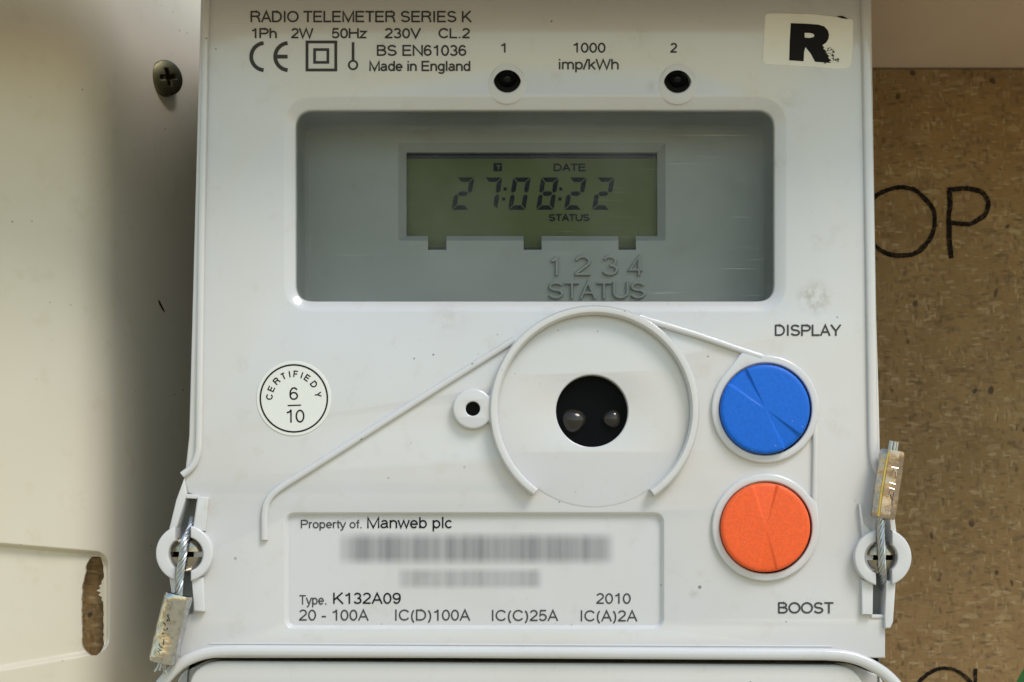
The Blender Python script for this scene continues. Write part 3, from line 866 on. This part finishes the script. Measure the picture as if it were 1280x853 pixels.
lettering('1', 625.5, 632, 54, 66, meter, 2.1)
lettering('1000', 716, 757, 53.5, 66, meter, 2.1)
lettering('imp/kWh', 698.5, 773.5, 74, 87, meter, 2.1)
lettering('2', 838, 847, 54, 66, meter, 2.1)
lettering('DISPLAY', 968.5, 1052, 406, 420, meter, 2.2)
lettering('BOOST', 972.5, 1043, 753, 767, meter, 2.2)

# ---- stickers
m = MB(); zk = 7.753
def S(p): return (940 + p[0] / zk, p[1] / zk)
st = fillet([S(p) for p in [(128, 134), (200, 128), (560, 134), (760, 156), (985, 188), (975, 520), (960, 662), (800, 668), (600, 648), (190, 626), (104, 612), (112, 400)]],
            [7, 0, 0, 0, 5, 0, 9, 0, 0, 0, 8, 0], 6)
m.plate(st, [], d=-.9, prof=[(.4, 0), (0, .3)], thick=.9)
rs = m.build('letter_sticker', M['white_sticker'], meter, label='white sticker with a worn black letter R')
m = MB()
Rp = [(376, 226), (520, 231), (640, 240), (700, 258), (735, 295), (747, 335), (742, 375), (722, 412), (682, 440), (700, 462), (690, 470), (722, 500), (712, 512), (752, 548), (735, 556),
      (770, 590), (745, 596), (768, 611), (612, 601), (568, 520), (518, 458), (506, 500), (500, 596), (360, 586), (366, 400)]
Rh = [(510, 320), (560, 321), (592, 328), (606, 345), (596, 362), (560, 370), (511, 366)]
m.plate([S(p) for p in Rp], [([S(p) for p in Rh], [(0, 0)])], d=-1.2, thick=.2)
rng = random.Random(4)
for i in range(70):
    x = 700 + rng.random() * 140; y = 455 + rng.random() * 160
    if (x - 690) / 150 + (615 - y) / 260 > 1.15: continue
    r = 2 + rng.random() ** 2 * 9
    a = rng.random() * 3
    m.plate([S((x + r * (1 + rng.random()) * cos(a + k * 2.1), y + r * sin(a + k * 2.1))) for k in range(3)], [], d=-1.22 - .01 * i, thick=.05)
m.build('letter', M['dark_ink'], rs)
# scuff on the sticker's edge
m = MB(); m.plate([(1046, 20.5), (1053, 20), (1058, 22.5), (1060, 24.3), (1055, 23.5), (1049, 22.3)], [], d=-1.3, thick=.1); m.build('lifted_edge', M['dark_ink'], rs)

SC = (367.3, 498.2)
m = MB(); m.plate(circle(*SC, 46.8, 72), [], d=-.9, prof=[(.5, 0), (0, .4)], thick=.9)
cs_ = m.build('round_sticker', M['sticker'], meter, label='round white certification sticker with a black ring')
m = MB(); m.sweep(circle(*SC, 41.9, 80), [(-1.0, 0), (1.0, 0)], -1.2, closed=True, smooth=False); m.build('printed_ring', M['dark_ink'], cs_)
for ch, ang in zip('CERTIFIEDY', (176.6, 156.5, 134.6, 115, 99.9, 85.2, 70.9, 56.4, 35, 9)):
    w = GL[ch][0] * 8.6
    if ch == 'I': w = 3
    def tf(X, Y, ang=ang):
        # X across letter (0 centre), Y radial
        g_ = radians(ang); ux, uy = sin(g_), cos(g_)
        rr = 26.6 - Y
        return (SC[0] + cos(g_) * rr + ux * X, SC[1] - sin(g_) * rr + uy * X)
    text_mb(MB(), ch, -w * .42, w * .42, -8.0, 0, 1.5, -1.2, tf=tf).build('lettering', M['dark_ink'], cs_)
lettering('6', 361.8, 372.6, 484, 500.3, cs_, 1.9, -1.2, 'dark_ink')
lettering('10', 357.5, 380.6, 511.8, 528.5, cs_, 1.9, -1.2, 'dark_ink')
m = MB(); m.sweep([(359.6, 507.2), (376.3, 506.6)], [(-.8, 0), (.8, 0)], -1.2, smooth=False); m.build('printed_bar', M['dark_ink'], cs_)

# ---- sealing lugs
def c_arc(cx, cy, ro, icx, icy, ri, xgap, side, n=26):
    """half collar on one side of the slot at xgap"""
    if side < 0:
        ta = math.degrees(math.acos((xgap - cx) / ro)); ti = math.degrees(math.acos((xgap - icx) / ri))
        return arc(cx, cy, ro, ro, ta, 360 - ta, n) + arc(icx, icy, ri, ri, 360 - ti, ti, n)
    ta = math.degrees(math.acos((xgap - cx) / ro)); ti = math.degrees(math.acos((xgap - icx) / ri))
    return arc(cx, cy, ro, ro, ta, -ta, n) + arc(icx, icy, ri, ri, -ti, ti, n)
def screw_head(c, r, d, ang, mat, name='seal_screw', slot=.15):
    m = MB(); R = r * U; c0_ = P(c[0], c[1], d)
    rows = []
    vs_ = [-1 + 2 * i / 24 for i in range(25)]
    vs_ = [v for v in vs_ if abs(v) > slot + .02] + [-slot, -slot + .01, 0, slot - .01, slot]
    vs_.sort(); n = 24; vv = []
    for v in vs_:
        w = sqrt(max(0, 1 - v * v))
        for i in range(n + 1):
            u = -w + 2 * w * i / n
            rr = min(1, u * u + v * v)
            h = .42 * sqrt(max(0, 1 - rr * .92))
            if abs(v) < slot - .005: h = -.45
            X = u * cos(ang) - v * sin(ang); Z = u * sin(ang) + v * cos(ang)
            vv.append((c0_.x + X * R, c0_.y - h * R, c0_.z + Z * R))
    k = n + 1
    for j in range(len(vs_) - 1):
        m.cur = 1 if abs((vs_[j] + vs_[j + 1]) / 2) < slot - .006 else 0  # slot faces coloured black to stand for the slot's shade
        m.add(vv[j * k:(j + 2) * k], [(i, i + 1, k + i + 1, k + i) for i in range(n)], True)
    return m.build(name, [M[mat], M['port']], meter)
lug = MB()
lug.plate(c_arc(230, 692, 35.5, 232, 693, 21.5, 219, -1), [], d=-14, prof=bevel(2), thick=44)
lug.plate(c_arc(230, 692, 35.5, 232, 693, 21.5, 238, 1), [], d=-14, prof=bevel(2), thick=44)
lug.plate(fillet([(230, 598), (233, 616), (231, 627), (220, 662), (211, 662), (220, 625)], [0, 2, 2, 0, 0, 0]), [], d=-6, prof=bevel(2), thick=40)
lug.plate(fillet([(246.5, 621), (260.5, 621.5), (256, 664), (240.5, 664)], [1, 2, 0, 0]), [], d=-9, prof=bevel(1.5), thick=20)
lug.plate([(229, 617), (249, 619), (248, 624), (230, 623)], [], d=-4, prof=bevel(1), thick=20)
lug.plate(fillet([(239, 722), (254, 722), (256, 765.5), (242.5, 764.5)], [0, 0, 2, 1]), [], d=-9, prof=bevel(1.5), thick=20)
lug.plate(fillet([(211.5, 722), (219, 724), (222, 745), (215, 746)], 1), [], d=-6, prof=bevel(1), thick=30)
lug.build('seal_lug', M['cover_smooth'], meter, label='open collar around the left screw')
m = MB(); m.plate([(226, 622), (262, 618), (262, 770), (232, 800), (219, 770), (214, 700), (217, 664)], [], d=28, thick=5); m.build('slot_floor', M['grey'], meter)
screw_head((232, 693), 22, 3, 0, 'screw')
lug = MB()
lug.plate(c_arc(1104, 697, 35.8, 1101.5, 697, 20.5, 1095.5, -1), [], d=-14, prof=bevel(2), thick=44)
lug.plate(c_arc(1104, 697, 35.8, 1101.5, 697, 20.5, 1115, 1), [], d=-14, prof=bevel(2), thick=44)
lug.plate([(1073.5, 630), (1075.5, 630), (1080, 655), (1093, 668), (1078, 674)], [], d=-7, prof=bevel(1), thick=10)
lug.plate(fillet([(1111.5, 645), (1118, 645), (1121, 668), (1114, 668)], 1), [], d=-7, prof=bevel(1), thick=40)
lug.plate(fillet([(1077, 724), (1091.5, 730), (1091, 770), (1077.5, 769)], [0, 0, 1, 1]), [], d=-7, prof=bevel(1.5), thick=20)
lug.plate(fillet([(1108, 726), (1120, 726), (1116.5, 778), (1113, 785.5), (1106.5, 786), (1106, 770)], [0, 0, 3, 3, 1, 0]), [], d=-7, prof=bevel(1.5), thick=40)
lug.plate([(1089, 768.5), (1108, 768.5), (1108, 773), (1089, 773)], [], d=-2, prof=bevel(1), thick=20)
lug.build('seal_lug', M['cover_smooth'], meter, label='open collar around the right screw')
m = MB(); m.plate([(1082, 640), (1116, 640), (1112, 775), (1084, 775)], [], d=24, thick=5); m.build('slot_floor', M['grey'], meter)
screw_head((1102, 697), 21, 4, 0, 'screw')

# ================================================================== WIRE SEALS
def bez(pts, n):
    """Catmull-Rom through Vectors"""
    out = []
    q = [pts[0]] + pts + [pts[-1]]
    for i in range(1, len(q) - 2):
        for k in range(n):
            t = k / n
            a, b_, c, d_ = q[i - 1], q[i], q[i + 1], q[i + 2]
            out.append(.5 * ((2 * b_) + (c - a) * t + (2 * a - 5 * b_ + 4 * c - d_) * t * t + (3 * b_ - a - 3 * c + d_) * t ** 3))
    out.append(pts[-1]); return out
def rope(mb, pts, r_off, r_s, turns, n_str=6):
    k = len(pts)
    frames = []; a = (pts[1] - pts[0]).orthogonal().normalized()
    for i, p in enumerate(pts):
        t = (pts[min(i + 1, k - 1)] - pts[max(i - 1, 0)]).normalized()
        a = (a - t * a.dot(t)).normalized(); frames.append((p, a.copy(), t.cross(a)))
    for s_ in range(n_str):
        line = []
        for i, (p, u, v) in enumerate(frames):
            g_ = 2 * pi * (s_ / n_str + turns * i / (k - 1))
            line.append(p + (u * cos(g_) + v * sin(g_)) * r_off)
        mb.tube(line, r_s, 6)
    return mb
def ferrule(seal, top, bot, half_w, half_d, mat, sides, bulge, flat, marks):
    """crimped sleeve between two world points, squashed towards the meter"""
    ax = (bot - top); L = ax.length; ax.normalize()
    yv = Vector((0, -1, 0)); yv = (yv - ax * yv.dot(ax)).normalized(); xv = ax.cross(yv).normalized()
    m = MB(); ns = 22; nr = sides; vv = []
    for i in range(ns + 1):
        t = i / ns
        w = half_w * (1 + bulge * sin(pi * t)) ; dd = half_d * (1 - .12 * sin(pi * t))
        e = 1.0
        if i == 0 or i == ns: e = .93
        for j in range(nr):
            g_ = 2 * pi * (j + .5) / nr
            ca, sa = cos(g_), sin(g_)
            pw = flat
            rip = 1 + (.035 * cos(5 * g_ + 1.1) if sides > 20 else 0)
            x = math.copysign(abs(ca) ** pw, ca) * w * e * rip; y = math.copysign(abs(sa) ** pw, sa) * dd * e * rip
            wob = noise.noise(Vector((x * 900 + i * .3, y * 900, t * 5))) * .00008
            vv.append(top + ax * (L * t) + xv * (x + wob) + yv * (y + wob))
    fs = [(i * nr + j, i * nr + (j + 1) % nr, (i + 1) * nr + (j + 1) % nr, (i + 1) * nr + j) for i in range(ns) for j in range(nr)]
    m.add(vv, fs, True)
    # hollow ends: rim and dark inside
    for i, sgn in ((0, -1), (ns, 1)):
        base = vv[i * nr:(i + 1) * nr]; c0_ = sum(base, Vector()) / nr
        inner = [c0_ + (p - c0_) * .72 for p in base]; deep = [p - ax * sgn * L * .06 for p in inner]
        m.add(base + inner + deep, [(j, (j + 1) % nr, nr + (j + 1) % nr, nr + j) for j in range(nr)] + [(nr + j, nr + (j + 1) % nr, 2 * nr + (j + 1) % nr, 2 * nr + j) for j in range(nr)] + [tuple(range(2 * nr, 3 * nr))], False)
    f = m.build('ferrule', M[mat], seal, sharp=30 if sides < 14 else 50)
    mid = (top + bot) / 2
    return f, mid, ax, xv, yv, L

SG = 'wire seals on the meter screws'
# left seal
s1 = thing('wire_seal', 'twisted wire seal with silvery ferrule hanging below the left screw', 'wire seal', P(222, 745, -10), SG)
pts = bez([P(242, 648, 12), P(239, 660, 2), P(231, 676, -14), P(229, 692, -19), P(226, 710, -20), P(224, 730, -20), P(223, 750, -20)], 14)
m = MB(); rope(m, pts, 3.3 * U, 1.75 * U, 2.6, 6); m.build('wire', M['steel'], s1)
m = MB(); m.tube(pts, 2.7 * U, 8); m.build('strand_gap_shade', M['black'], s1)  # black tube put in as the shade between the strands
f, mid, ax, xv, yv, L = ferrule(s1, P(223.5, 743.5, -20), P(203, 828, -20), 17.2 * U, 16 * U, 'tin', 36, .02, .95, None)
def fr_mark(fo, mid, ax, xv, yv, hw, hd, L, stf, mat, w):
    m = MB()
    for line in stf:
        pts_ = []
        for (u, v) in line:     # u across (-1..1), v along (-1..1)
            x = u * hw
            y = hd * (max(0, 1 - min(1, abs(u)) ** 2.05)) ** .49
            pts_.append(mid + ax * (v * L / 2) + xv * x + yv * (y * .985 - .00002))
        m.tube(pts_, w, 5)
    return m.build('stamped_mark', M[mat], fo)
# xv points to the viewer's right or left depending on the axis: take the left side of the sleeve
sgn = -1 if xv.x > 0 else 1
rr = random.Random(11); marks = []
marks.append([(sgn * .10, -.60), (sgn * .35, -.68), (sgn * .62, -.62), (sgn * .72, -.50), (sgn * .60, -.40)])
for v0 in (-.42, -.27, -.12, .02, .17, .31, .46, .60, .74):
    u0 = rr.uniform(.12, .45)
    ln = [(sgn * u0, v0)]
    for _k in range(rr.choice((2, 3, 3, 4))):
        ln.append((sgn * min(.75, max(.08, ln[-1][0] * sgn + rr.uniform(-.28, .28))), ln[-1][1] + rr.uniform(-.06, .10)))
    marks.append(ln)
M['tarnish'] = simple('tarnish', (.10, .09, .07, 1), .45, 1)
fr_mark(f, mid, ax, xv, yv, 17.2 * U, 16 * U, L, marks, 'tarnish', .5 * U)
m = MB()
for i in range(8):
    a = 2 * pi * i / 8; o = (xv * cos(a) + yv * sin(a)) * 3.8 * U
    e = (xv * cos(a) * (1 + rr.random()) + yv * sin(a)) * 4.2 * U
    b0 = P(203, 828, -20) - ax * 6 * U
    m.tube([b0 + o, b0 + o + ax * 12 * U, b0 + e + ax * (14 + 5 * rr.random()) * U], 1.5 * U, 6)
m.build('cut_end', M['steel'], s1)
# right seal
s2 = thing('wire_seal', 'twisted wire seal with copper toned faceted ferrule standing above the right screw', 'wire seal', P(1104, 648, -10), SG)
pts = bez([P(1104, 735, 14), P(1104, 724, -2), P(1103, 712, -16), P(1102, 690, -20), P(1101, 665, -20), P(1102, 645, -20)], 14)
m = MB(); rope(m, pts, 3.2 * U, 1.7 * U, 2.4, 6); m.build('wire', M['steel'], s2)
m = MB(); m.tube(pts, 2.6 * U, 8); m.build('strand_gap_shade', M['black'], s2)  # painted gap shade inside the right wire as well
f, mid, ax, xv, yv, L = ferrule(s2, P(1115.5, 563.5, -20), P(1103, 648, -20), 15.2 * U, 10 * U, 'copper', 8, .05, .8, None)
sgn = 1 if xv.x > 0 else -1
m = MB()
fr = [(.02, -.45), (.62, -.45), (.66, -.3), (.62, .62), (.55, .70), (-.05, .70), (-.1, .6)]
def onf(u, v): return mid + ax * (v * L / 2) + xv * (sgn * u * 15.2 * U) + yv * (9.1 * U)
for line in ([(.0, -.5), (.55, -.5)], [(.05, -.36), (.18, -.44), (.42, -.38), (.48, -.22), (.3, -.2)], [(.02, -.05), (.5, -.02)],
             [(.02, .10), (.5, .13)], [(.48, .15), (.22, .16), (.16, .32), (.0, .36)], [(.22, .25), (.42, .40)], [(-.05, .66), (.06, .76), (.4, .76), (.46, .66), (.55, .2)]):
    m.tube([onf(u, v) for u, v in line], .75 * U, 5)
m.build('stamped_mark', M['copper'], f)
m = MB(); m.tube([onf(-.42, -.97), onf(-.47, -.4), onf(-.50, .3), onf(-.46, .97)], [1.3 * U, 1.8 * U, 1.9 * U, 1.6 * U], 6); m.build('painted_reflection', M['reflect_yellow'], f)  # tube added as a painted yellow reflection along the sleeve
m = MB()
for i in range(7):
    a = 2 * pi * i / 7; o = (xv * cos(a) + yv * sin(a)) * (4.6 if i else 0) * U
    b0 = P(1115.5, 563.5, -20) + ax * 6 * U
    m.tube([b0 + o, b0 + o - ax * (17 + 1.2 * rr.random()) * U], 2.0 * U, 7)
m.build('cut_end', M['steel'], s2)

# ================================================================== ENCLOSURE ON THE LEFT
enc = thing('plastic_enclosure', 'cream rounded plastic enclosure left of the meter with cross head screw and torn cable slot', 'enclosure', P(100, 800, 120))
def theta(x):
    if x < 60: return 6 + (x + 60) * .05
    return 12 + 48 * min(1, (x - 60) / 85.0) ** 1.3
DT = {}
xx = -80.0; dcur = 66.0; step = .5
while xx < 300:
    DT[round(xx * 2)] = dcur
    dcur += step * tan(radians(theta(xx))); xx += step
def ed(px): 
    k = px * 2; a = int(math.floor(k)); f_ = k - a
    return DT[a] * (1 - f_) + DT[a + 1] * f_
def rec(x, y):
    """moulded recess at the lower left"""
    yt = 681 + max(0, x) * .085
    yb = 836 - max(0, x) * .175
    xr = 134.5
    # rounded right end
    k = min(sstep(yt - 2.5, yt + 3, y), 1 - sstep(yb - 3.5, yb + 3, y))
    r = 15
    cx = xr - r
    if x > cx:
        yy = yt + r if y < yt + r else (yb - r if y > yb - r else y)
        dd = hypot(x - cx, y - yy)
        k = min(k, 1 - sstep(r - 2.5, r + 2.5, dd)) 
    return k * 11.0
def grid(a, b_, st): 
    n = int(round((b_ - a) / st)); return [a + (b_ - a) * i / n for i in range(n)]
gx = grid(-50, 60, 5) + grid(60, 90, 2) + grid(90, 142, .8) + grid(142, 262, 4) + [262]
gy = grid(-60, 660, 10) + grid(660, 850, 1.0) + grid(850, 900, 10) + [900]
def slot_in(x, y):
    nl = noise.noise(Vector((3.3, y * .11, 0))) * 3.0 + noise.noise(Vector((8.3, y * .45, 0))) * 1.3
    nr = noise.noise(Vector((13.3, y * .14, 0))) * 2.0 + noise.noise(Vector((21, y * .6, 2))) * 1.2
    xl = 102 + nl * .4 + (6 * sstep(745, 700, y) if y < 745 else 0) ; xrr = 129.5 + nr * .6
    xrr -= 6.5 * math.exp(-((y - 739) / 10.0) ** 2) * (1 + .4 * sin(y * 1.1))
    if y < 712: xl += (712 - y) ** 2 * .022; xrr -= (712 - y) ** 2 * .014
    if y > 805: xl += (y - 805) ** 2 * .05; xrr -= (y - 805) ** 2 * .04
    return 695.5 < y < 820 and xl < x < xrr
bm = bmesh.new(); grd = []
org = Vector(enc['_org'])
for y in gy:
    row = []
    for x in gx:
        row.append(bm.verts.new(P(x, y, ed(x) + rec(x, y)) - org))
    grd.append(row)
for j in range(len(gy) - 1):
    for i in range(len(gx) - 1):
        cxm, cym = (gx[i] + gx[i + 1]) / 2, (gy[j] + gy[j + 1]) / 2
        if slot_in(cxm, cym): continue
        f_ = bm.faces.new((grd[j][i], grd[j + 1][i], grd[j + 1][i + 1], grd[j][i + 1])); f_.smooth = True
loose = [v for v in bm.verts if not v.link_faces]; bmesh.ops.delete(bm, geom=loose, context='VERTS')
# soften the torn edge, then give it wall thickness
hole_e = [e for e in bm.edges if e.is_boundary and 90 < 0.5 * 1 + 100 and all((v.co + org).z < W(0, 670, 0)[1] and (v.co + org).z > W(0, 840, 0)[1] and (v.co + org).x > P(92, 750, ed(92)).x and (v.co + org).x < P(141, 750, ed(141)).x for v in e.verts)]
hv = {v for e in hole_e for v in e.verts}
for _ in range(3):
    newco = {}
    for v in hv:
        nb = [e.other_vert(v) for e in v.link_edges if e in set(hole_e)]
        if len(nb) == 2: newco[v] = v.co * .5 + (nb[0].co + nb[1].co) * .25
    for v, c_ in newco.items(): v.co = c_
ex = bmesh.ops.extrude_edge_only(bm, edges=hole_e)
for v in [g_ for g_ in ex['geom'] if isinstance(g_, bmesh.types.BMVert)]:
    v.co += Vector((-.1, 1, 0)).normalized() * 9 * U
bmesh.ops.recalc_face_normals(bm, faces=bm.faces)
# right side going back to the board, and the rest of its outline
me = bpy.data.meshes.new('body'); bm.to_mesh(me); bm.free()
me.materials.append(M['enclosure']); me.set_sharp_from_angle(angle=radians(50))
eo = bpy.data.objects.new('body', me); C.objects.link(eo); eo.parent = enc; eo['_org'] = tuple(org)
m = MB(); 
vv = []
for y in (-60, 900):
    p = P(262, y, ed(262)); vv += [p, Vector((p.x, BD * U, p.z))]
m.add(vv, [(0, 1, 3, 2)], False)
m.build('side_wall', M['enclosure'], enc)
m = MB(); m.plate([(84, 676), (139, 676), (139, 838), (84, 838)], [], d=ed(141) + 13, thick=4); m.build('wooden_backing', M['chip'], enc)
# scratch on its flank
m = MB()
px_, py_ = 201, 382
m.add([P(197.5, 375, ed(197.5) - .4), P(200, 376.5, ed(200) - .4), P(206, 389, ed(206) - .4), P(207, 391.5, ed(207) - .4), P(203, 388, ed(203) - .4), P(199, 381, ed(199) - .4)], [(0, 1, 2, 3, 4, 5)], False)
m.build('scratch', M['paint'], enc)
# cross head screw, square to the sloping flank
cpt = P(204.5, 99, ed(204.5))
tx = (P(208, 99, ed(208)) - P(201, 99, ed(201))).normalized(); tz = (P(204.5, 95, ed(204.5)) - P(204.5, 103, ed(204.5))).normalized()
nrm = tx.cross(tz).normalized()
if nrm.y > 0: nrm = -nrm
nrm = (nrm * .62 + Vector((0, -.38, 0))).normalized(); tx = tz.cross(nrm).normalized(); tx = tx if tx.x > 0 else -tx
R = 26 * U; m = MB(); na = 72; rad = [0, .06, .12, .18, .24, .30, .36, .42, .48, .54, .6, .7, .8, .88, .94, .98, 1.0]; vv = []
for rr_ in rad:
    for j in range(na):
        a = 2 * pi * j / na + .35
        u, v = rr_ * cos(a - .35 + .0), rr_ * sin(a - .35)
        ru, rv = u * cos(.2) + v * sin(.2), -u * sin(.2) + v * cos(.2)
        h = .30 + .26 * sqrt(max(0, 1 - rr_ ** 2 * .98))
        cr = max((1 - sstep(.07, .13, abs(ru))) * (1 - sstep(.42, .52, abs(rv))), (1 - sstep(.07, .13, abs(rv))) * (1 - sstep(.42, .52, abs(ru))))
        cr = max(cr, 1 - sstep(.12, .24, rr_))
        h -= cr * .42
        vv.append(cpt + tx * (u * R) + tz * (v * R) + nrm * (h * R))
for j in range(na):
    u, v = cos(2 * pi * j / na), sin(2 * pi * j / na); vv.append(cpt + tx * (u * R) + tz * (v * R) + nrm * (-.05 * R))
fs = [(k * na + j, k * na + (j + 1) % na, (k + 1) * na + (j + 1) % na, (k + 1) * na + j) for k in range(len(rad)) for j in range(na)]
m.add(vv, fs, True); m.build('cross_head_screw', M['oldscrew'], enc, sharp=60)

# ================================================================== LEAF AT THE LOWER RIGHT CORNER
lf = MB(); nseg = 16; vv = []
b0, tip = P(1249, 960, 95), P(1357, 752, 60)
dirv = (tip - b0); Ld = dirv.length; dirv.normalize()
side = Vector((1, .25, .5)); side = (side - dirv * side.dot(dirv)).normalized(); upv = dirv.cross(side)
w_ = 43 * U
for i in range(nseg + 1):
    t = i / nseg; w = w_ * (sin(pi * t ** .9) ** .8 if 0 < t < 1 else 0) + .00005
    for k in range(-3, 4):
        s_ = k / 3
        vv.append(b0 + dirv * (Ld * t) + side * (w * s_) + upv * (abs(s_) * w * .18 - .0012 * sin(pi * t)))
fs = [(i * 7 + k, i * 7 + k + 1, (i + 1) * 7 + k + 1, (i + 1) * 7 + k) for i in range(nseg) for k in range(6)]
lth = thing('leaf', 'green leaf edge showing at the lower right corner before the chipboard', 'leaf', tuple(b0))
lf.add(vv, fs); lfo = lf.build('leaf_blade', M['leaf'], lth)
st_ = MB(); st_.tube([b0 - dirv * .012 + upv * .001, b0, b0 + dirv * Ld * .5 - upv * .0013], [.0006, .0006, .0003], 6); st_.build('leaf_stem', M['leaf'], lth)

for o in bpy.data.objects:
    if '_org' in o: del o['_org']
